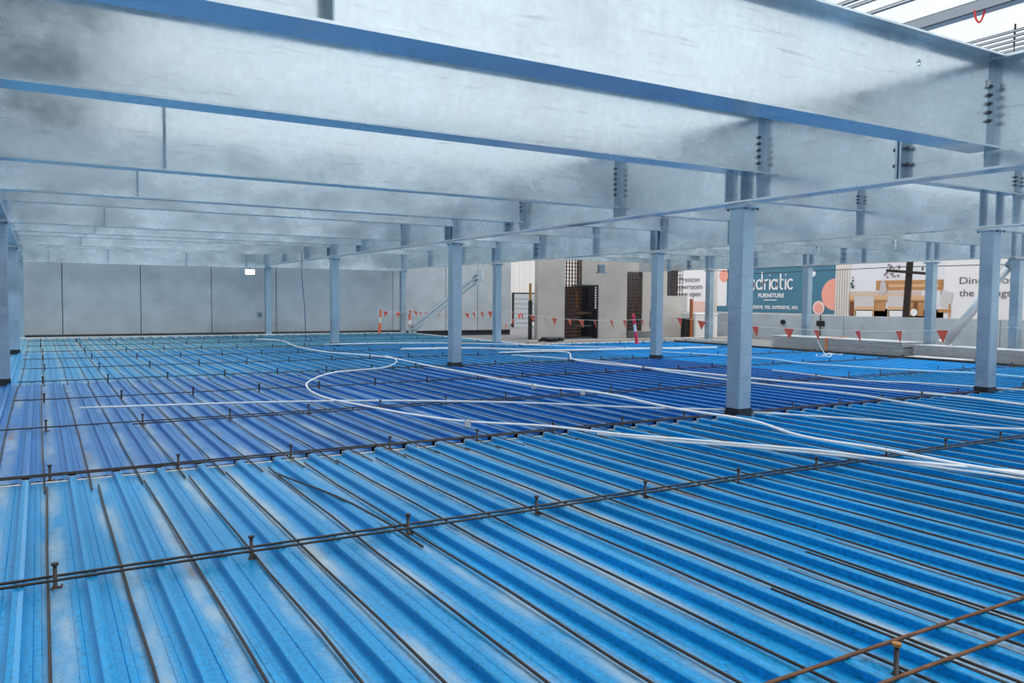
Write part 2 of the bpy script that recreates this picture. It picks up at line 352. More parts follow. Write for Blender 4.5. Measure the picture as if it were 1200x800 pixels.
def secondary(bay, k, Y, zb, stiff=None, fw=.11, nb=5, label='', hole=None, xend=None, x0=None):
    a, b = PX[bay], PX[bay+1]; a += .02; b -= .02
    xa, xb = a+.05, b-.05
    t = thing('secondary_beam', label, 'beam', (a, Y, zb)); D = ZT-zb; f = .016; Ls = xb-xa
    o = xa-a
    if hole:   # web with a round service hole
        hx, hz, hr = hole[0]-a, hole[1]-zb, .030
        m = MB(); N = 24; z0, z1 = f, D-f
        for dy in (-.006, .006):
            ring = [(hx+hr*math.cos(2*math.pi*j/N), dy, hz+hr*math.sin(2*math.pi*j/N)) for j in range(N)]
            box = []
            for j in range(N):
                c, s_ = math.cos(2*math.pi*j/N), math.sin(2*math.pi*j/N); q = .05/max(abs(c), abs(s_)); box.append((hx+q*c, dy, hz+q*s_))
            i = len(m.v); m.v += ring+box
            m.f += [(i+j, i+(j+1) % N, i+N+(j+1) % N, i+N+j) for j in range(N)]
        for j in range(N): m.f.append((j, (j+1) % N, 2*N+(j+1) % N, 2*N+j))
        m.box(o, hx-.05, -.006, .006, z0, z1); m.box(hx+.05, o+Ls, -.006, .006, z0, z1)
        m.box(hx-.05, hx+.05, -.006, .006, z0, hz-.05); m.box(hx-.05, hx+.05, -.006, .006, hz+.05, z1)
        m.build('web', GALV, t)
    else: MB().box(o, o+Ls, -.006, .006, f, D-f).build('web', GALV, t)
    MB().box(o+.02, o+Ls-.03, -fw, fw, 0, f).build('bottom_flange', GALV, t)
    MB().box(o+.02, o+Ls-.03, -fw, fw, D-f, D).build('top_flange', GALV, t)
    for s in stiff or []:
        MB().box(s-a-.005, s-a+.005, -fw*.92, fw*.92, f, D-f).build('stiffener', GALC, t)
    for q in range(nb):
        z = D-.24-q*.072*(1 if D > .6 else .8)
        if z < .06: break
        MB().tube([(o+Ls-.035, -.040, z), (o+Ls-.035, -.022, z), (o+Ls-.035, -.0215, z), (o+Ls-.035, -.006, z)], [.011, .011, .019, .019], 6).build('bolt', BOLT, t)
        if k < 5 and bay == 0:
            MB().tube([(o+.035, -.040, z), (o+.035, -.006, z)], .016, 6).build('bolt', BOLT, t)
    return t
zb0 = {0: 2.68, 1: 2.68, 2: 2.80, 3: 2.67, 4: 2.66, 5: 2.78, 6: 2.66, 7: 2.69, 8: 2.77, 9: 2.70, 10: 2.78, 11: 2.42}
LABS = {1: 'nearest big galvanised beam crossing the top of the picture, with a round hole', 2: 'second galvanised beam from the top, bright scuffed web dark at its left',
        3: 'third galvanised beam from the top, mottled web with a joint at its left', 4: 'fourth galvanised beam from the top with a dark left part'}
for k in range(1, 12):
    st = {1: [1.24], 3: [1.157], 4: [1.15], 6: [1.09], 7: [1.07], 8: [1.03], 11: [.3, 2.0, 4.4, 6.4]}.get(k, [])
    if k == 9: st = [1.0]
    secondary(0, k, YS[k], zb0[k], st, .14 if k < 3 else .11, 6 if k in (3, 4) else 5,
              LABS.get(k, 'galvanised cross beam on the left, number %s counted from the camera' % WORD[k] if k < 11 else 'pale galvanised edge beam along the top of the far concrete wall'),
              hole=(6.02, 3.27) if k == 1 else None)
for k in range(1, 12):
    secondary(1, k, YS[k], 2.96 if k < 11 else 2.45, [], .10, 3, ('galvanised cross beam in the middle bay, number %s counted from the camera' % WORD[k]) if k < 11 else 'edge beam along the far wall in the middle bay')
for k in range(1, 10):
    secondary(2, k, YS[k], 2.84, [], .10, 3, 'galvanised cross beam in the right bay, number %s counted from the camera' % WORD[k])
# paper tag stuck on the nearest beam
tag(MB().box(7.0-.022, 7.0+.022, 3.914, 3.922, 3.215, 3.275).build('paper_tag', mat('white_paper', (.8, .8, .78, 1), .7)), 'small white paper tag above the bolts of the nearest beam', 'tag')

# ------------------------------------------------------------------ diagonal braces
def brace(label, pa, pb, w, mt, open_end=False):
    pa, pb = Vector(pa), Vector(pb); d = (pb-pa); ln = d.length; d.normalize(); a = Vector((1, 0, 0)) ; b = d.cross(a).normalized()
    t = thing('diagonal_brace', label, 'brace', pa)
    if open_end:
        m = MB(); th = .012; N = 16
        ring = lambda c, r: [tuple(c+(a*math.cos(2*math.pi*j/N)+b*math.sin(2*math.pi*j/N))*r) for j in range(N)]
        z = Vector((0, 0, 0)); e = d*ln
        m.v = ring(z, w)+ring(e, w)+ring(z, w-th)+ring(e, w-th)
        for j in range(N):
            k = (j+1) % N; m.f += [(j, k, N+k, N+j), (2*N+k, 2*N+j, 3*N+j, 3*N+k), (j, 2*N+j, 2*N+k, k), (N+j, N+k, 3*N+k, 3*N+j)]
        m.build('tube', mt, t, smooth=True)
        MB().obox(d*(.12), d*.02, a*(w+.02), b*(w+.02)).build('collar', mt, t)
        MB().obox(d*(ln+.10), d*.17, a*.012, b*.10).build('gusset_plate', GALC, t)
    else:
        m = MB(); m.obox(d*ln/2-b*w*.55, d*(ln/2-.45), a*.06, b*.055); m.obox(d*ln/2+b*w*.55, d*(ln/2-.45), a*.06, b*.055); m.obox(d*ln/2, d*(ln/2-.45), a*.02, b*w*.6)
        m.build('channel_pair', mt, t)
        for e in (0, ln):
            s = 1 if e == 0 else -1
            MB().obox(d*(e+s*.25), d*.32, a*.014, b*.20).build('gusset_plate', mt, t)
            for q in (-1, 1):
                for r in (0, 1, 2):
                    c = d*(e+s*(.28+.11*r))+b*q*.075
                    MB().tube([c-a*.075, c-a*.014], .020, 6).build('bolt', BOLT, t)
    return t
brace('double channel diagonal brace with bolted end plates before the far concrete wall', (PXC[2]-.02, L(11)-.75, .1), (PXC[2]-.02, L(8)+1.0, 2.18), .14, mat('bright_zinc_brace', (.74, .75, .76, 1), .4, .35), False)
brace('light grey diagonal tube with an open lower end at the far right', (21.0, 12.72, .20), (21.0, 11.1, 2.30), .12, mat('bright_zinc_tube', (.76, .78, .80, 1), .35, .35), True)

# ------------------------------------------------------------------ shear studs
ms = MB(); ms.tube([(0, 0, .0), (0, 0, .004), (0, 0, .0041), (0, 0, .108)], [.016, .016, .0095, .0095], 10)
SHANK = ms.mesh('shank', STUD, True)
SHEAD = MB().tube([(0, 0, .108), (0, 0, .118)], .0165, 12).mesh('head', mat('stud_head_rust', (.05, .035, .028, 1), .6, .4), False)
FERR = MB().tube([(-.02, -.026, .003), (.022, -.015, .003), (.028, .018, .003)], .006, 5).mesh('weld_spatter', RUST)
STF = MB(); STF.tube([(0, 0, 0), (0, 0, .105), (0, 0, .1055), (0, 0, .118)], [.011, .011, .018, .018], 7); STFM = STF.mesh('shear_stud', STUD)
def stud_line(y, xs, label, grp, full):
    for x in xs:
        jx, jy = random.uniform(-.02, .02)*(.3 if full else 1), random.uniform(-.012, .012)
        if full:
            t = thing('shear_stud', label, 'stud', (x+jx, y+jy, 0), grp); inst('shank', SHANK, t); inst('head', SHEAD, t); inst('weld_spatter', FERR, t)
        else: tag(inst('shear_stud', STFM, None, (x+jx, y+jy, 0)), label, 'stud', grp)
LN = ['first', 'second', 'third', 'fourth', 'fifth', 'sixth', 'seventh', 'eighth', 'ninth', 'tenth', 'eleventh', 'twelfth']
tg = thing('shear_stud', 'rusty headed stud in the bottom right corner between two spread bars', 'stud', (2.72, 1.78, 0))
inst('shank', SHANK, tg); inst('head', MB().tube([(0, 0, .108), (0, 0, .119)], .017, 12).mesh('head', mat('orange_rust_head', (.30, .14, .03, 1), .7)), tg); inst('weld_spatter', FERR, tg)
for k in range(1, 12):
    xs = [.044+.9*i for i in range(0, 21)]
    if k >= 9: xs = [x for x in xs if x < 12.3]
    if k == 8: xs = [x for x in xs if x < 12.3]
    xs = [x for x in xs if not any(abs(x-PXC[q]) < .2 for q in PXC) or k not in (2, 5, 8, 11)]
    off = [0, 0, 0, 0, .01, 0, .01, .02, 0, 0, 0, 0][k]
    stud_line(L(k)+.0, [x+off for x in xs if x < 18.2], 'black headed stud welded along the %s bar line counted from the camera' % LN[k], 'studs on bar line %s' % LN[k], k <= 3)

# ------------------------------------------------------------------ bars across the ribs (with the support beams)
def bar(pts, r, label, grp=None, mt=BAR, name='reinforcing_bar', n=6, cat='bar'):
    return tag(MB().tube(pts, r, n).build(name, mt, None, True), label, cat, grp)
def wav(x0, x1, y, z, amp=.008, step=.45, seed=0):
    rr = random.Random(seed); n = max(2, int(abs(x1-x0)/step)); ph = rr.uniform(0, 6)
    return [(x0+(x1-x0)*i/n, y+amp*math.sin(ph+i*.9)+rr.uniform(-.3, .3)*amp, z) for i in range(n+1)]
RZ = .044
bar(wav(-1.5, 7.0, 1.70, RZ+.001, .004, seed=1), .008, 'rusty cross bar in the bottom right corner, in front of the stud', mt=RUST)
bar(wav(-1.5, 7.0, 1.90, RZ+.001, .004, seed=2), .008, 'rusty cross bar in the bottom right corner, behind the stud', mt=RUST)
for k in range(1, 12):
    xe = 12.3 if k >= 8 else (18.2 if k < 6 else 17.9)
    rad = .0072
    if k <= 2: offs = ((-.045, -1.5, xe), (.028, -1.5, xe))
    elif k == 3: offs = ((-.03, -1.5, xe), (-.20, .82, xe))
    elif k in (4, 5, 6, 8): offs = ((-.02, -.3, xe), (.05, 5.5, xe))
    else: offs = ((-.02, -.3, xe),)
    for q, (dy, xa, xb) in enumerate(offs):
        bar(wav(xa, xb, L(k)+dy, RZ+rad-.006, .012 if k > 1 else .006, seed=k*10+q), rad, 'black cross bar on the %s line of studs from the camera, %s' % (LN[k], ['front one', 'rear one'][q]) if len(offs) > 1
            else 'single black cross bar along the %s line of studs' % LN[k])

# bars lying lengthwise in the pans, one per pan
def pan_bars(y0, y1, x0, n, label, grp, over=.35, r=.0062, mt=BAR):
    for i in range(n):
        x = x0+.3*i; rr = random.Random(int(x*100)+int(y0*7)); a = y0-rr.uniform(0, .12)-over; b = y1+rr.uniform(0, .1)
        N = 9; dx = rr.uniform(-.02, .02); cur = rr.uniform(-.022, .022)
        pts = [(x+dx+cur*math.sin(math.pi*j/N)+rr.uniform(-.004, .004), a+(b-a)*j/N, .0125+(.006 if j % 2 else 0)) for j in range(N+1)]
        bar(pts, r, label, grp, mt=mt, n=5)
pan_bars(-.9, 6.42, .044-1.2, 56, 'dark bar lying lengthwise in a pan of the nearest deck strip', 'pan bars of strip one', over=0, r=.0068, mt=mat('brown_black_bar', (.022, .012, .008, 1), .6, .0, noise=.6, nscale=5))
pan_bars(6.65, 14.0, .044-1.23, 56, 'dark bar lying lengthwise in a pan of the second deck strip', 'pan bars of strip two', over=.22)
pan_bars(14.3, 21.7, .044-.9, 44, 'thin dark bar lying lengthwise in a pan of the third deck strip', 'pan bars of strip three', over=.2, r=.0055)
pan_bars(21.9, 29.0, .044-.6, 43, 'thin dark bar lying lengthwise in a pan of the farthest deck strip', 'pan bars of strip four', over=.2, r=.0055)
# short starter bars near the bottom right corner
for i, (x, y) in enumerate([(2.95, 2.6), (3.24, 2.75), (3.56, 2.9), (3.85, 3.0), (4.45, 3.1), (2.62, 2.45), (4.75, 3.2)]):
    bar([(x+.02, y-1.9, .013), (x+.02, y-.9, .016), (x+.03, y, .013)], .008, 'short black bar lapped beside a pan bar at the lower right', 'short lap bars', n=6)
# one loose bent bar across the first strip on the left
bar([(1.56, 6.3, .013), (1.62, 5.8, .028), (1.66, 5.45, .046), (1.70, 5.2, .0465), (1.73, 4.95, .046), (1.79, 4.5, .026), (1.80, 4.0, .013)], .007, 'loose bent bar with a curved end left of centre in the nearest strip')

# ------------------------------------------------------------------ conduits and hoses, found from where they lie on the deck
def on(x, y, z=.075):
    C, f, R, U = CAM; d = f+R*((x-600)/940.05)-U*((y-400)/940.05); k = (z-C.z)/d.z; p = C+d*k; return (p.x, p.y, z)
def at_y(x, Y):
    C, f, R, U = CAM; d = f+R*((x-600)/940.05); return C.x+d.x*(Y-C.y)/d.y
def at_x(x, y, X):
    C, f, R, U = CAM; d = f+R*((x-600)/940.05)-U*((y-400)/940.05); p = C+d*(X/d.x); return p.y, p.z
def smooth_pts(p, n=5):
    out = []; p = [Vector(q) for q in p]; P = [p[0]*2-p[1]]+p+[p[-1]*2-p[-2]]
    for i in range(1, len(P)-2):
        for j in range(n):
            t = j/n; a, b, c, d = P[i-1:i+3]
            out.append(.5*((2*b)+(c-a)*t+(2*a-5*b+4*c-d)*t*t+(3*b-a-3*c+d)*t**3))
    out.append(p[-1]); return out
def hose(px, r, mt, label, name='conduit', z=.078, cat='conduit'):
    P_ = [on(x, y, z) for x, y in px]
    if px[-1][0] >= 1200:          # runs on across the deck beyond the frame
        a_, b_ = Vector(P_[-2]), Vector(P_[-1]); d_ = (b_-a_).normalized()
        for st_ in (1.2, 2.6, 4.2): q_ = b_+d_*st_+Vector((0, .10*st_*st_*.3, 0)); P_.append((min(q_.x, 18.3), q_.y, z))
    return tag(MB().tube(smooth_pts(P_), r, 7).build(name, mt, None, True), label, cat)
hose([(93, 478), (300, 471.5), (450, 469.5), (600, 471.5), (750, 477.5), (850, 480)], .013, DUCT, 'straight pale conduit lying across the deck from the left half')
hose([(452, 417), (461, 419.5), (465, 423.5), (460, 427), (450, 430.5), (425, 433), (400, 435), (378, 439.5), (362, 447), (359, 451), (363, 457), (375, 463.5), (392, 468.5), (430, 476), (480, 485), (545, 493.5), (640, 499), (720, 508), (800, 514.5), (880, 521), (960, 528), (1060, 540), (1200, 553)], .012, DUCW, 'white hose curling in a loop left of the central column', 'hose', .09, 'hose')
hose([(300, 397), (330, 399), (345, 405), (380, 412), (450, 418), (500, 428), (545, 436.5), (600, 447), (644, 454), (687, 458), (725, 464), (760, 472), (800, 480), (880, 492.5), (940, 511), (1033, 526), (1120, 543), (1200, 556)], .015, DUCW, 'long white hose running from the far wall down to the right frame edge', 'hose', .10, 'hose')
hose([(470, 409), (560, 408), (640, 410.5), (760, 408.5), (840, 407)], .03, DUCT, 'pale pipe lying across the far part of the deck', z=.095)
hose([(380, 403.5), (470, 402), (560, 402.5), (700, 406.5), (800, 409)], .018, DUCT, 'thin pale pipe behind the pale wide pipe at the far side', z=.09)
hose([(585, 413), (640, 411.5), (666, 413), (670, 420), (690, 424), (750, 430), (820, 437), (900, 445), (1000, 453.5), (1120, 464), (1200, 474)], .016, DUCW, 'white hose bending beside the bollard and running right behind the near column', 'hose', .09, 'hose')
hose([(600, 416), (660, 420), (720, 425), (800, 438), (900, 451), (1000, 462), (1060, 472), (1120, 482), (1200, 492)], .016, DUCT, 'grey conduit running right just in front of the bending white hose')
hose([(770, 412), (840, 416), (905, 421), (945, 426), (1050, 433), (1145, 437.5), (1200, 442)], .022, mat('pale_blue_conduit', (.30, .58, .80, 1), .4), 'pale blue conduit on the bright cyan sheets at the far right')
hose([(883, 483), (983, 489.5), (1133, 500), (1200, 503)], .013, DUCT, 'pale conduit right of the near column')
hose([(700, 508.5), (800, 518), (880, 524), (1030, 539), (1200, 561)], .012, DUCT, 'pale conduit crossing the right side closest to the camera', z=.07)
hose([(905, 433.5), (1000, 445), (1080, 449), (1200, 457)], .014, DUCT, 'thin grey conduit before the second right column')
# small plastic junction blocks on the conduits
for i, ((x, y), s) in enumerate([((548, 495), .03), ((626, 452), .035), ((683, 459), .03), ((1100, 575), .03)][:3]):
    p = on(x, y, .09)
    tag(MB().box(p[0]-s, p[0]+s, p[1]-s*.6, p[1]+s*.6, .05, .115).build('conduit_box', mat('grey_plastic_box', (.5, .52, .52, 1), .5)), ['grey conduit box with a yellow foot left of the big column', 'grey conduit box on the long white hose at centre', 'grey conduit box on the long white hose, right of the other'][i], 'box')

# ------------------------------------------------------------------ bollards
def bollard(loc, tilt, label, body, h=.95):
    t = thing('bollard', label, 'bollard', loc); t.rotation_euler = tilt
    r = .05
    MB().tube([(0, 0, .0), (0, 0, h*.42)], [r, r*.9], 12).build('post', body, t)
    MB().tube([(0, 0, h*.42), (0, 0, h*.66)], [r*.92, r*.85], 12).build('reflective_band', REFL, t)
    MB().tube([(0, 0, h*.66), (0, 0, h*.93), (0, 0, h*1.0)], [r*.87, r*.85, r*.7], 12).build('neck', body, t)
    MB().tube([(0, 0, .0), (0, 0, .02)], [r*1.3, r*1.3], 12).build('foot', body, t)
    return t
bollard((11.25, 29.1, .055), (0, math.radians(4), 0), 'orange bollard with a white band standing before the far concrete wall', ORG, .90)
bollard((15.9, 19.35, .055), (math.radians(4), math.radians(-14), 0), 'leaning pink red bollard with a grey band at the deck edge', PINK, .92)
bollard((12.55, 29.2, .055), (0, 0, 0), 'thin orange marker post at the foot of the far column beside the brace', mat('orange_marker', (.8, .12, .05, 1), .5), .72)

# ------------------------------------------------------------------ bunting
def bunting(pts, label, sag, nflags, seed=0, size=.20):
    rr = random.Random(seed); t = thing('bunting', label, 'bunting', pts[0]); o = Vector(pts[0]); path = []
    for a, b in zip(pts[:-1], pts[1:]):
        a, b = Vector(a), Vector(b); n = 16
        for j in range(n+(b == Vector(pts[-1]))): u = j/n; path.append(a.lerp(b, u)-Vector((0, 0, 4*sag*u*(1-u)))-o)
    MB().tube(path, .004, 4).build('cord', CORD, t)
    tot = [0]
    for a, b in zip(path[:-1], path[1:]): tot.append(tot[-1]+(b-a).length)
    for i in range(nflags):
        s = tot[-1]*(i+.5+rr.uniform(-.12, .12))/nflags; k = max(j for j in range(len(tot)) if tot[j] <= s); k = min(k, len(path)-2)
        u = (s-tot[k])/(tot[k+1]-tot[k]); p = path[k].lerp(path[k+1], u); d = (path[k+1]-path[k]).normalized()
        ang = rr.uniform(-.5, .5); d = (d*math.cos(ang)+d.cross(Vector((0, 0, 1)))*math.sin(ang)).normalized()
        nrm = d.cross(Vector((0, 0, 1))).normalized(); w_ = size*.5*rr.uniform(.85, 1.05); sw = rr.uniform(-.4, .4)
        tri = [(-w_, 0), (w_, 0), (w_*sw, -size*rr.uniform(1.0, 1.15))]
        MB().prism(tri, lambda a, b, t_: p+d*a+Vector((0, 0, b))+nrm*t_+nrm*(b*.25), -.001, .001).build('flag', RED, t)
    return t
xb = 12.62
bunting([(11.3, 29.05, .93), (12.5, 29.2, .92), (xb, 22.55, 1.0)], 'red flag bunting from the orange bollard past the left diagonal brace', .10, 15, 1)
bunting([(xb, 21.8, 1.02), (xb+.05, 14.3, .98)], 'red flag bunting in front of the concrete core between two columns', .16, 12, 2)
bunting([(xb, 14.2, 1.02), (xb, 6.6, 1.02)], 'red flag bunting in front of the parapet and hoarding', .17, 10, 3)
bunting([(xb, 6.55, 1.02), (xb, -.5, 1.0)], 'red flag bunting running out of frame at the right', .12, 8, 4)
bunting([(16.6, 27.3, .95), (15.5, 27.0, .35)], 'short hanging bunting beside the pale warehouse', .05, 3, 5)

# ------------------------------------------------------------------ packs of sheets on the edge slab
def pack(x0, x1, y0, y1, z0, z1, n, label, mt, strap=None):
    t = thing('sheet_pack', label, 'sheet pack', (x0, y0, z0)); rr = random.Random(int(y0*10)); h = (z1-z0)/n
    m = MB()
    for i in range(n):
        j = rr.uniform(0, .06); m.box(rr.uniform(0, .02), x1-x0-rr.uniform(0, .02), -j, y1-y0+rr.uniform(0, .08), i*h+.004, (i+1)*h-.006)
    m.build('stacked_sheets', mt, t)
    m = MB()
    for j in range(int((y1-y0)/1.2)+1): m.box(0, x1-x0, min(.2+j*1.2, y1-y0-.1), min(.2+j*1.2, y1-y0-.1)+.08, -.09, .004)
    m.build('timber_bearer', mat('bearer_timber', (.05, .045, .04, 1), .9), t)
    if strap is not None: MB().box(-.012, x1-x0+.012, strap-y0-.03, strap-y0+.03, 0, z1-z0+.008).build('orange_strap', mat('orange_strap', (.8, .25, .06, 1), .6), t)
pack(19.55, 20.5, 12.95, 17.3, -.06, .34, 9, 'grey pack of profiled sheets with an orange strap, left of the two packs', ZINC, 15.3)
pack(19.75, 20.6, 7.0, 12.7, -.06, .28, 8, 'grey pack of long channels behind the right column', ZINC)
pack(18.9, 19.45, 11.0, 12.4, -.06, .03, 2, 'low pale offcut pack at the deck edge in front of the brace foot', mat('pale_offcut', (.7, .72, .72, 1), .5))
tag(MB().box(18.6, 18.75, 17.4, 20.3, -.16, .13).build('edge_kerb', CEM), 'pale concrete kerb along the deck edge left of the near column', 'kerb')
tag(MB().box(14.0, 23.5, 22.6, 22.8, -.16, .0).build('edge_board', CONW), 'long low concrete upstand in front of the concrete core', 'kerb')
tag(MB().box(20.3, 21.2, 24.9, 25.3, -.16, .14).build('concrete_block', SLAB), 'low grey concrete block below the second bar cage', 'block')
# dark rags and wires on the deck
m = MB(); rr = random.Random(5); p0 = on(650, 401.5, .0)
for i in range(10):
    a = Vector((p0[0]+rr.uniform(-.35, .35), p0[1]+rr.uniform(-.15, .15), .06)); pts = [a+Vector((rr.uniform(-.25, .25), rr.uniform(-.1, .1), rr.uniform(0, .09))) for _ in range(5)]; m.tube(smooth_pts(pts, 3), [.05]*13, 6)
tag(m.build('cloth_heap', BLKP, None, True), 'black crumpled cloth heap lying at the far deck edge', 'cloth')
m = MB(); p0 = Vector(on(972, 417, .07))
for i in range(3):
    m.tube(smooth_pts([p0+Vector((rr.uniform(-.5, .5), rr.uniform(-.4, .4), rr.uniform(0, .06))) for _ in range(5)]), .010, 5)
m.tube(smooth_pts([p0+Vector((-.1, 0, 0)), p0+Vector((-.15, .1, .15)), p0+Vector((-.2, .2, .38))]), .010, 5)
tag(m.build('loose_wire', DUCW, None, True), 'tangle of white wire on the bright cyan deck near the packs', 'wire')

# ------------------------------------------------------------------ concrete core with openings and bar cages
t = thing('concrete_core', 'pale concrete lift core with doorway, slots and window opening', 'core wall', (16.48, 26, -.16)); B = Vector((16.48, 26, -.16))
def cb(x0, x1, z0, z1, y0=0, y1=.25): return MB().box(x0-B.x, x1-B.x, y0, y1, z0-B.z, z1-B.z)
for x0, x1, z0, z1 in [(16.48, 17.72, -.16, 3.7), (18.53, 19.34, 1.95, 3.7), (19.34, 20.8, -.16, 3.7), (20.8, 21.62, 2.55, 3.7), (21.62, 22.95, -.16, 3.7), (22.95, 24.1, -.16, 1.58), (22.95, 24.3, 2.75, 3.7)]:
    cb(x0, x1, z0, z1).build('wall_panel', CONW, t)
cb(17.45, 17.72, -.16, 3.7, .25, .75).build('side_wall', CONW, t)
MB().box(18.1-B.x, 19.5-B.x, 1.6, 1.75, 0, 2.1).box(19.5-B.x, 25.0-B.x, 1.6, 1.75, 0, 3.86).build('rear_wall', mat('shaded_core_back', (.05, .055, .065, 1), .8), t)  # dark formwork at the back; interior shade is put into its colour
cb(20.0, 20.2, -.16, 3.7, .25, 1.6).build('inner_wall', mat('shaded_core_inner', (.05, .055, .065, 1), .8), t)  # carries the same interior shade in its colour
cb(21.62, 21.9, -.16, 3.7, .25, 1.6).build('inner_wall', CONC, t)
fr = MB(); fr.box(19.28-B.x, 19.34-B.x, -.02, .27, 0, 2.11); fr.box(18.2-B.x, 19.34-B.x, -.02, .27, 2.08, 2.14); fr.build('door_frame', mat('steel_door_frame', (.05, .055, .06, 1), .5, .5), t)
fr = MB(); fr.box(22.97-B.x, 23.02-B.x, .0, .25, 1.74, 2.9); fr.build('reveal', DARK, t)
for q in range(4): MB().box(22.0+.02-B.x, 22.1-B.x, -.012, 0, .45+q*.09, .5+q*.09).build('cast_in_plate', BLKP, t)
MB().box(22.05-B.x, 22.25-B.x, -.02, 0, .82, 1.16).build('recess_box', mat('rusty_box', (.08, .06, .05, 1), .7), t)
MB().box(24.0-B.x, 24.15-B.x, -.05, 0, .62, .98).build('recess_box', mat('rusty_box2', (.12, .11, .11, 1), .7), t)
for q in range(9): MB().box(19.18-B.x, 19.24-B.x, -.01, .02, 1.2+q*.1, 1.26+q*.1).build('white_marker', WHITE, t)
# things inside the doorway
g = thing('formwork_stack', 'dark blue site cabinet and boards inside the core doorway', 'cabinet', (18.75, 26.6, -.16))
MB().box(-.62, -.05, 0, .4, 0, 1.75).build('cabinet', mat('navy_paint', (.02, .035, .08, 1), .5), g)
MB().box(0.02, .8, .1, .3, 0.95, 1.05).build('shelf', mat('tan_board', (.25, .16, .09, 1), .7), g)
MB().box(0.02, .8, .1, .3, 0.45, .52).build('shelf', mat('pale_board', (.25, .26, .27, 1), .7), g)
MB().box(-.1, .02, -.05, .05, 1.2, 1.9).build('orange_upright', mat('orange_upright', (.35, .12, .03, 1), .6), g)
def cage(x0, x1, z0, z1, y, nv, nh, label, r=.016):
    g = thing('bar_cage', label, 'bar cage', (x0, y, z0)); W = x1-x0; H = z1-z0
    for d in (0, .16):
        for i in range(nv): MB().tube([(W*i/(nv-1), d, 0), (W*i/(nv-1), d, H)], r, 6).build('vertical_bar', RUST, g)
    for j in range(nh):
        z = H*(j+.5)/nh; m = MB(); q = .03
        for d in (-.02, .18): m.tube([(-.03, d, z), (W+.03, d, z)], r*.7, 5)
        m.tube([(-.03, -.02, z), (-.03, .18, z)], r*.7, 5); m.tube([(W+.03, -.02, z), (W+.03, .18, z)], r*.7, 5); m.build('tie', RUST, g)
cage(17.78, 18.48, -.1, 3.6, 26.02, 6, 26, 'tall rusty bar cage left of the dark doorway in the core')
cage(20.86, 21.56, -.1, 2.5, 26.05, 6, 18, 'rusty bar cage filling the narrow slot behind the leaning bollard')
cage(23.62, 24.08, .9, 2.9, 26.3, 4, 12, 'open rusty bar cage at the window opening of the core, right corner', .013)

# ------------------------------------------------------------------ buildings beyond
b = thing('warehouse', 'pale pink white clad warehouse with a grey roller door left of the concrete core', 'building', (12, 38, -5))
m = MB(); 
for i in range(60): m.box(i*.35, i*.35+.33, 0, .06, 0, 10.2); m.box(i*.35+.30, i*.35+.35, .02, .06, 0, 10.2)
m.box(0, 21, .06, 6, 0, 10.2); m.build('cladding', mat('pinkish_white_cladding', (.86, .80, .77, 1), .6), b)
MB().box(10.4, 12.0, -.06, .04, 4.3, 6.75).build('door_frame', BLKP, b)
m = MB()
for i in range(18): m.box(10.5, 11.95, -.1+.02*(i % 2), 0, 4.3+i*.132, 4.3+(i+1)*.132)
m.build('roller_door', mat('grey_roller_door', (.50, .52, .54, 1), .5), b)
MB().box(8.3, 10.4, -.06, -.0, 4.95, 5.02).build('pipe_rail', BLKP, b)
MB().tube([(11.85, -.12, 5.2), (11.85, -.14, 5.2)], .33, 20).build('round_sign', WHITE, b)
MB().box(11.62, 12.05, -.16, -.14, 5.16, 5.24).build('sign_bar', BLKP, b)
g = thing('marker_post', 'black and yellow post standing in front of the roller door', 'post', (16.25, 26.2, -.16))
MB().box(-.05, .07, -.05, .05, 0, 1.5).build('post', BLKP, g); MB().box(-.035, .03, -.05, .03, 1.5, 2.15).build('upper_post', YEL, g)

# hoarding across the street, facing the site
HX = 40.0
hb = thing('hoarding', 'long printed furniture shop hoarding across the street', 'billboard', (HX, 10, -5))
def hp(y0, y1, z0, z1, m_, name, d=.0, th=.02):   # panel on the hoarding, y from right (small) to left (large)
    return MB().box(-d-th, -d, y0-10, y1-10, z0+5, z1+5).build(name, m_, hb)
WPINK = mat('hoarding_white', (.95, .90, .90, 1), .55); TEAL = mat('hoarding_teal', (.055, .20, .30, 1), .5); SALM = mat('hoarding_salmon', (1.0, .40, .31, 1), .5)
TXTG = mat('hoarding_grey_text', (.13, .14, .16, 1), .6); CREAM = mat('cream_cladding', (.80, .74, .68, 1), .6); PALEP = mat('pale_pink_print', (.90, .58, .50, 1), .5); LITE = mat('print_white', (.95, .93, .93, 1), .5)
PALEW = mat('print_pale_wall', (.86, .83, .86, 1), .5); TIMB = mat('print_timber', (.62, .29, .11, 1), .5, noise=.25, nscale=3, stretch=(1, .3, 4)); TIML = mat('print_timber_light', (.80, .48, .27, 1), .5); TIMD = mat('print_timber_dark', (.22, .07, .03, 1), .6); CHAIR = mat('print_chair_fabric', (.70, .64, .64, 1), .5)
MB().box(0, 7, 2-10, 46-10, 0, 8.3).build('backing_wall', CREAM, hb)
def HY(x, y=340): return at_x(x, y, HX)
def hq(x0, x1, y0, y1, m_, name, d=.0, th=.02):
    xm, ym = (x0+x1)/2, (y0+y1)/2
    return hp(HY(x1, ym)[0], HY(x0, ym)[0], HY(xm, y1)[1], HY(xm, y0)[1], m_, name, d, th)
hp(HY(829)[0], 47.5, -.3, 4.3, WPINK, 'print_panel')
hp(HY(979)[0], HY(840)[0], .66, 4.3, TEAL, 'print_panel', .0)
hp(HY(852)[0], HY(841)[0], 1.05, 4.3, WPINK, 'print_panel', .02)
def corr(x0, x1):
    a, b = HY(x1)[0], HY(x0)[0]; n = 6; m = MB(); st = (b-a)/n
    for i in range(n): m.box(-.10, 0, a-10+i*st, a-10+(i+.62)*st, 4.7, 9.3)
    m.build('corrugated_strip', CREAM, hb)
corr(829, 841); corr(979, 996)
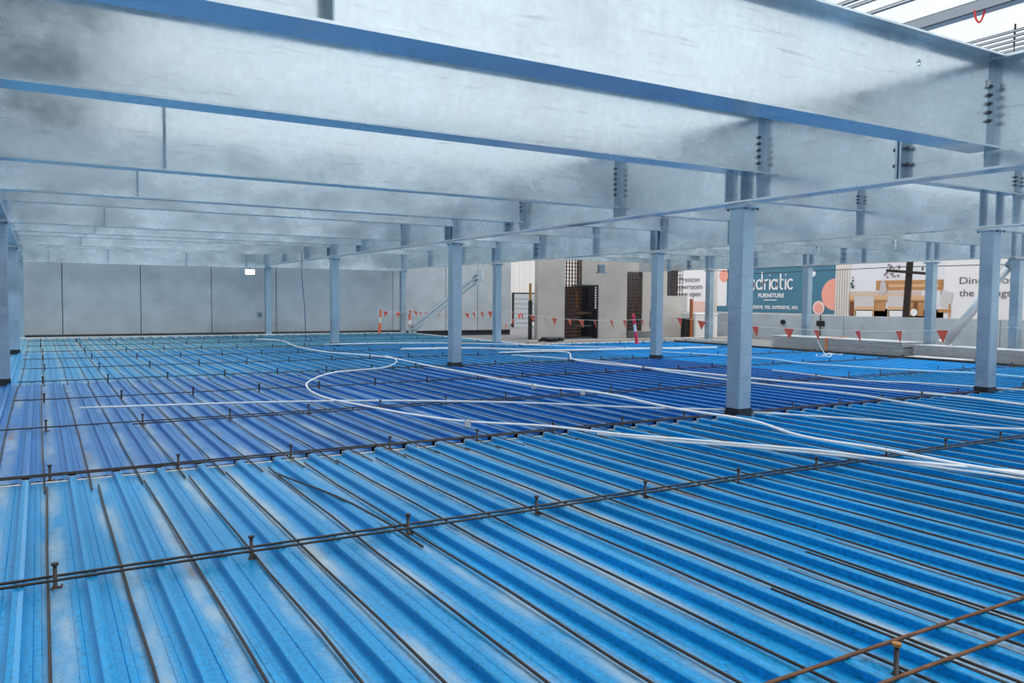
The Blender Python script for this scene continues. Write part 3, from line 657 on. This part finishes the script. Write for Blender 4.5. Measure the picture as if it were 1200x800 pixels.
hp(4, HY(996)[0], .6, 4.3, PALEW, 'print_panel'); hp(4, HY(1107)[0], .6, 4.3, WPINK, 'print_panel', .01)
def disc(yc, zc, r, m_, d, name='print_disc', clip=None):
    pts = []
    for j in range(40):
        a = 2*math.pi*j/40; y = yc+r*math.cos(a); z = zc+r*math.sin(a)
        if clip is not None: y = max(y, clip)
        pts.append((y-10, z+5))
    return MB().prism(pts, lambda a_, b_, t_: (t_, a_, b_), -d, -d-.01).build(name, m_, hb)
def dq(x, y, rpx, m_, d, clip=None, name='print_disc'):
    yy, z = HY(x, y); disc(yy, z, rpx*abs(HY(x-1, y)[0]-HY(x, y)[0])*.80, m_, d, name, clip)
dq(979, 345, 20, SALM, .03, HY(979)[0]); dq(960, 360.5, 8.6, mat('pale_ring', (.95, .66, .60, 1), .5), .05); dq(960, 360.5, 5.6, SALM, .07); dq(953.5, 320.5, 3.6, LITE, .03)
dq(849, 323, 6.5, SALM, .06)
def text(s, yl, z, size, m_, name='lettering', xs=1.0, d=.05, bold=0, sp=1.0, z3=0):
    """lettering on the hoarding; yl is the left end as seen from the site"""
    c = bpy.data.curves.new(name, 'FONT'); c.body = s; c.size = size; c.space_character = sp; c.offset = bold; c.extrude = .004
    o = bpy.data.objects.new(name, c); COL.objects.link(o)
    dg = bpy.context.evaluated_depsgraph_get(); me = bpy.data.meshes.new_from_object(o.evaluated_get(dg)); bpy.data.objects.remove(o)
    for v in me.vertices: x, y, zz = v.co; v.co = (-d-zz, yl-10-x*xs, z+5+y)
    me.materials.clear(); me.materials.append(m_); me.flip_normals()
    return inst(name, me, hb)
# shop name with rounded strokes
def strokes(paths, yl, z, sc, r, m_, name='lettering'):
    m = MB()
    for p in paths:
        pts = [Vector((-.07, yl-10-a*sc, z+5+b*sc)) for a, b in p]
        i0 = len(m.v)
        for k in range(len(pts)):
            d = (pts[min(k+1, len(pts)-1)]-pts[max(k-1, 0)]).normalized(); s = Vector((1, 0, 0)).cross(d).normalized()*r
            m.v += [tuple(pts[k]+s), tuple(pts[k]-s), tuple(pts[k]+s+Vector((.03, 0, 0))), tuple(pts[k]-s+Vector((.03, 0, 0)))]
        for k in range(len(pts)-1):
            a = i0+4*k; b2 = a+4; m.f += [(a, a+1, b2+1, b2), (a+2, b2+2, b2+3, a+3), (a, b2, b2+2, a+2), (a+1, a+3, b2+3, b2+1)]
        for e in (pts[0], pts[-1]):
            i = len(m.v); m.v += [tuple(e+Vector((-.002, r*math.cos(2*math.pi*j/12), r*math.sin(2*math.pi*j/12)))) for j in range(12)]; m.f.append(tuple(range(i, i+12)))
    return m.build(name, m_, hb)
def arc(cx, cy, rx, ry, a0, a1, n=14): return [(cx+rx*math.cos(math.radians(a0+(a1-a0)*i/n)), cy+ry*math.sin(math.radians(a0+(a1-a0)*i/n))) for i in range(n+1)]
P = []
def ring(cx): return [arc(cx, .5, .34, .46, 0, 360, 24)]
x = .4
P += ring(x)+[[(x+.36, .96), (x+.36, .02)]]; x += 1.05          # a
P += ring(x)+[[(x+.36, 1.7), (x+.36, .02)]]; x += .75             # d
P += [[(x+.0, .96), (x+.0, .02)], arc(x+.32, .55, .32, .42, 180, 80)]; x += .62  # r
P += [[(x+.02, .96), (x+.02, .02)], [(x+.02, 1.38), (x+.02, 1.45)]]; x += .58    # i
P += ring(x)+[[(x+.36, .96), (x+.36, .02)]]; x += .78            # a
P += [[(x, 1.5), (x, .35)]+arc(x+.28, .33, .28, .30, 180, 270), [(x-.05, .94), (x+.32, .94)]]; x += .72      # t
P += [[(x-.08, .96), (x-.08, .02)], [(x-.08, 1.38), (x-.08, 1.45)]]; x += .52    # i
P += [arc(x, .5, .34, .46, 50, 310, 20)]
yd, yc_ = HY(887.5, 330)[0], HY(930.5, 330)[0]; LW = x+.34-(.4+1.05-.34); SC = (yd-yc_)/LW
strokes(P, yd+(.4+1.05-.34)*SC, HY(905, 339)[1], SC, .052, LITE)
def tq(body, x0, x1, yb, h, m_, **k):
    """one line between two points on the print, cap height h pixels"""
    y0, z0 = HY(x0, yb); y1, _ = HY(x1, yb); size = (HY(x0, yb-h)[1]-z0)/.70
    o = text(body, y0, z0, size, m_, xs=1.0, **k); w_ = max(v.co.y for v in o.data.vertices)-min(v.co.y for v in o.data.vertices); q = (y0-y1)/w_
    for v in o.data.vertices: v.co.y = (y0-10)+(v.co.y-(y0-10))*q
tq('FURNITURE', 889, 919, 348.3, 4.6, LITE, bold=.012, sp=1.12)
hq(896, 911, 351, 352, LITE, 'underline', .04)
tq('EXPRESSIVE, YES. EXPENSIVE, NO.', 874, 936, 361.2, 3.6, LITE, bold=.008, sp=1.08)
tq('Preston', 796, 819.5, 330.5, 6, TXTG); tq('showroom', 789, 823, 338.8, 6, TXTG); tq('now open', 795, 821, 347.0, 6, TXTG)
hq(811, 829, 353, 373, PALEP, 'print_block', .02)
tq('Dine in on', 1124, 1189, 332.5, 8, TXTG); tq('the savings', 1124.5, 1185, 347.0, 8, TXTG)
# printed dining room picture (flat print)
def pr(x0, x1, y0, y1, m_, d=.03): return hq(x0, x1, y0, y1, m_, 'printed_picture', d, .008)
pr(996, 1107, 362, 371.5, mat('print_floor', (.66, .58, .56, 1), .6), .012)
pr(1027, 1106, 328, 340, TIMB, .02); pr(1042, 1100, 333, 336, TIML, .03)
pr(996, 1086, 346, 351, TIML, .035); pr(996, 1088, 351, 353.5, TIMB, .04); pr(996, 1080, 341, 346.5, mat('print_tabletop', (.72, .55, .47, 1), .5), .033)
pr(996, 1002, 353, 369, TIMD, .04); pr(1024, 1038, 353, 364, TIMB, .04); pr(1066, 1083, 353, 370, TIMB, .04); pr(1071, 1076, 353, 370, TIMD, .045)
for xa, xb_ in ((1002, 1025), (1041, 1066)):
    pr(xa, xb_, 347, 360, CHAIR, .06); pr(xa, xb_, 359, 363, TIML, .065); pr(xa, xa+1.3, 360, 371, TIML, .068); pr(xb_-1.3, xb_, 360, 371, TIML, .068); pr(xa+2, xb_-2, 364, 371, LITE, .055)
cp = [HY(*q) for q in ((1102, 357), (1114, 361), (1118, 343), (1105, 339))]
MB().prism([(a_-10, b_+5) for a_, b_ in cp], lambda a_, b_, t_: (t_, a_, b_), -.06, -.07).build('printed_picture', CHAIR, hb)
pr(1100, 1115, 362, 366, TIMB, .065); pr(1112.5, 1114.5, 356, 372, TIMB, .068); pr(1103, 1105, 328, 345, TIMB, .05)
for q_, (xx, yy, rr_) in enumerate(((1036, 339, 5.4), (1036, 334, 4.6), (1036, 330, 2.6))): dq(xx, yy, rr_, mat('print_vase', (.62, .56, .56, 1), .5), .07+q_*.004, name='printed_vase')
rr = random.Random(3)
for i in range(18): dq(1043+rr.uniform(-6, 12), 317+rr.uniform(-7, 8), rr.uniform(.7, 1.5), mat('print_blossom', (.22, .12, .15, 1), .6), .07+i*.001, name='printed_blossom')
for i in range(4): dq(999.5+rr.uniform(-1, 1), 336-i*3.6, 2.2-.4*i, mat('print_leaf', (.07, .11, .09, 1), .6), .05+i*.003, name='printed_leaf')
dq(1072, 366, 5, LITE, .07, name='printed_picture')

# timber power pole with a crossarm in the street
pp = thing('power_pole', 'dark timber power pole with a crossarm in front of the dining picture', 'pole', (33, 21.95, -5))
MB().tube([(0, 0, 0), (0, -.36, 8.3), (0, -.42, 9.6)], [.17, .14, .13], 12).build('pole', WOOD, pp)
MB().obox((-.15, -.30, 7.72), (.05, 0, 0), (0, .95, .09), (0, 0, .06)).build('crossarm', WOOD, pp)
for y in (-.75, .35, .75): MB().tube([(-.15, y-.3, 7.82+y*.09), (-.15, y-.3, 7.92+y*.09), (-.15, y-.3, 8.0+y*.09)], [.03, .06, .03], 8).build('insulator', mat('insulator_grey', (.2, .2, .22, 1), .4), pp)
for i, (z, y) in enumerate(((7.85, -5), (8.1, -4.4))):
    m = MB().tube([(32.9, 34, z+.3-5), (32.9, 30, z-5), (33-.15, 21.95, z-5+.1), (33, 4, z-5-.05), (33, -12, z-5+.6)], .018, 5)
    tag(m.build('overhead_wire', BLKP), ['lower overhead wire crossing in front of the hoarding', 'upper overhead wire crossing in front of the hoarding'][i], 'wire')
# white cabinet, orange post and dark bin by the core corner
g = thing('site_cabinet', 'white ribbed cabinet beyond the kerb between core and near column', 'cabinet', (at_y(814, 24.6), 24.6, -.16))
m = MB(); m.box(0, 1.25, 0, .8, 0, .98)
for i in range(12): m.box(i*.1+.02, i*.1+.07, -.02, 0, 0.02, .92)
m.build('body', WHITE, g); MB().box(-.02, 1.27, -.04, .82, .98, 1.03).build('lid', LITE, g)
tag(MB().box(at_y(803, 24.3), at_y(812.3, 24.3), 24.3, 24.58, -.16, .68).build('rubbish_bin', BLKP), 'black bin standing at the right corner of the concrete core', 'bin')
tag(MB().box(at_y(809, 24.2), at_y(811.5, 24.2), 24.2, 24.28, -.16, 1.45).build('timber_post', mat('orange_brown_timber', (.36, .10, .03, 1), .7)), 'orange brown post standing against the front of the black bin', 'post')
# fixtures on the parapet
for y, lab in ((20.6, 'black cable bracket on the parapet below the salmon circle, right one'), (22.4, 'black round cover on the parapet, left one')):
    g = thing('wall_bracket', lab, 'bracket', (25.98, y, .55))
    if y < 21:
        MB().box(-.05, 0, -.17, -.02, -.1, .1).build('plate', BLKP, g); MB().box(-.05, 0, .02, .17, -.1, .1).build('plate', BLKP, g)
        MB().tube([(-.04, 0, .32), (-.04, 0, -.7)], .02, 6).build('cable', BLKP, g)
    else: MB().tube([(-.08, 0, 0), (0, 0, 0)], .10, 14).build('cover', BLKP, g)
# small steel angle hanging by the far wall light, wall brackets, blue rope, floodlight
fl = thing('floodlight', 'small lit white floodlight hanging under the edge beam at the far wall', 'light', (6.5, 29.40, 2.27))
MB().box(-.17, .17, 0, .06, -.09, .09).build('housing', LITE, fl)
em = bpy.data.materials.new('lit_lens'); em.use_nodes = True; q = em.node_tree.nodes['Principled BSDF']; q.inputs['Emission Color'].default_value = (1, 1, 1, 1); q.inputs['Emission Strength'].default_value = 2.2
MB().box(-.16, .16, -.006, 0, -.08, .08).build('lens', em, fl); MB().box(-.02, .02, .0, .03, .09, .16).build('bracket', BOLT, fl)
for x, z, lab in ((-.62, 2.35, 'upper small steel bracket on the far wall at the left column'), (-.62, .75, 'lower small steel bracket on the far wall at the left column'), (6.95, .75, 'small steel bracket on the far wall left of the middle far column')):
    g = thing('wall_cleat', lab, 'bracket', (x+.0, 30.2, z)); MB().box(-.02, .12, -.05, 0, -.07, .07).build('plate', GALC, g); MB().tube([(.05, -.08, 0), (.05, -.05, 0)], .02, 6).build('bolt', BOLT, g)
tag(MB().tube([(7.02, 24.7, 3.0), (7.02, 24.7, 2.0), (7.12, 24.75, 1.0), (7.15, 24.75, .02)], .012, 6).build('hanging_rope', mat('blue_rope', (.03, .08, .25, 1), .7), None, True), 'thin blue rope hanging down left of the third middle column', 'rope')
# stub hanger under the far beam at left
hs = thing('beam_bracket', 'short galvanised hanger bracket below the beam end above the core doorway', 'bracket', (18.9, 25.2, 2.45)); MB().box(-.1, .16, 0, .16, 0, .3).build('stub', GALC, hs); MB().box(-.16, .26, -.05, .2, -.03, 0).build('base_plate', GALC, hs)

# ------------------------------------------------------------------ roof steel under construction, up to the right
RW = mat('roof_purlin_galv', (.60, .62, .66, 1), .5, .3); RD = mat('roof_grey_paint', (.38, .40, .44, 1), .5)
def rf(x, z, y0=-2, y1=30, label='', w=.035, h=.10, mt=RW, name='roof_purlin', group=None):
    g = thing(name, label, 'roof beam', (x, y0, z), group)
    m = MB(); m.box(-w, w, 0, y1-y0, 0, .012); m.box(-w, w, 0, y1-y0, h-.012, h); m.box(-w, -w+.012, 0, y1-y0, 0, h); m.build('channel', mt, g)
    MB().box(-.02, .02, (y1-y0)*.5, (y1-y0)*.5+.1, -.02, 0).build('cleat', mt, g); return g
for i, x in enumerate((10.6, 11.1, 11.6, 12.1, 12.35, 12.9)): rf(x, 6.5, label='thin roof purlin against the white sky left of the roof rafter', group='roof purlins left of rafter', w=.012+.012*(i % 2), h=.06)
rf(14.3, 6.45, label='wide grey roof rafter against the white sky at top right', w=.12, h=.2, mt=RD, name='roof_rafter')
for i in range(6): rf(16.0+.30*i, 6.5, label='thin roof purlin in the close bundle at the right edge', w=.012, h=.05, group='roof purlins at right edge')
g = thing('roof_brace', 'slim grey roof brace crossing the thin purlins at the top', 'roof beam', (11.5, 7.3, 6.4)); MB().tube([(-1.2, 1.3, .0), (1.6, -.9, .35)], .04, 8).build('tube', RD, g)
MB().obox((1.6, -.9, .35), (.12, 0, 0), (0, .12, 0), (0, 0, .01)).build('end_plate', RD, g)
g = thing('red_sling', 'small red lifting sling hanging from the roof rafter', 'sling', (14.2, 8.15, 6.4))
MB().tube(smooth_pts([(0, .1, .15), (-.02, .06, -.05), (.0, .0, -.14), (.03, -.05, -.02), (.02, -.08, .15)]), .018, 6).build('loop', mat('red_sling', (.8, .05, .04, 1), .6), g)
g = thing('mesh_tie', 'dark twisted tie crossing the close purlins at the right edge', 'tie', (16.75, 8.9, 6.45)); MB().tube([(-.0, .0, -.25), (.02, .02, .1), (0, .0, .45)], .02, 6).build('strand', BLKP, g)
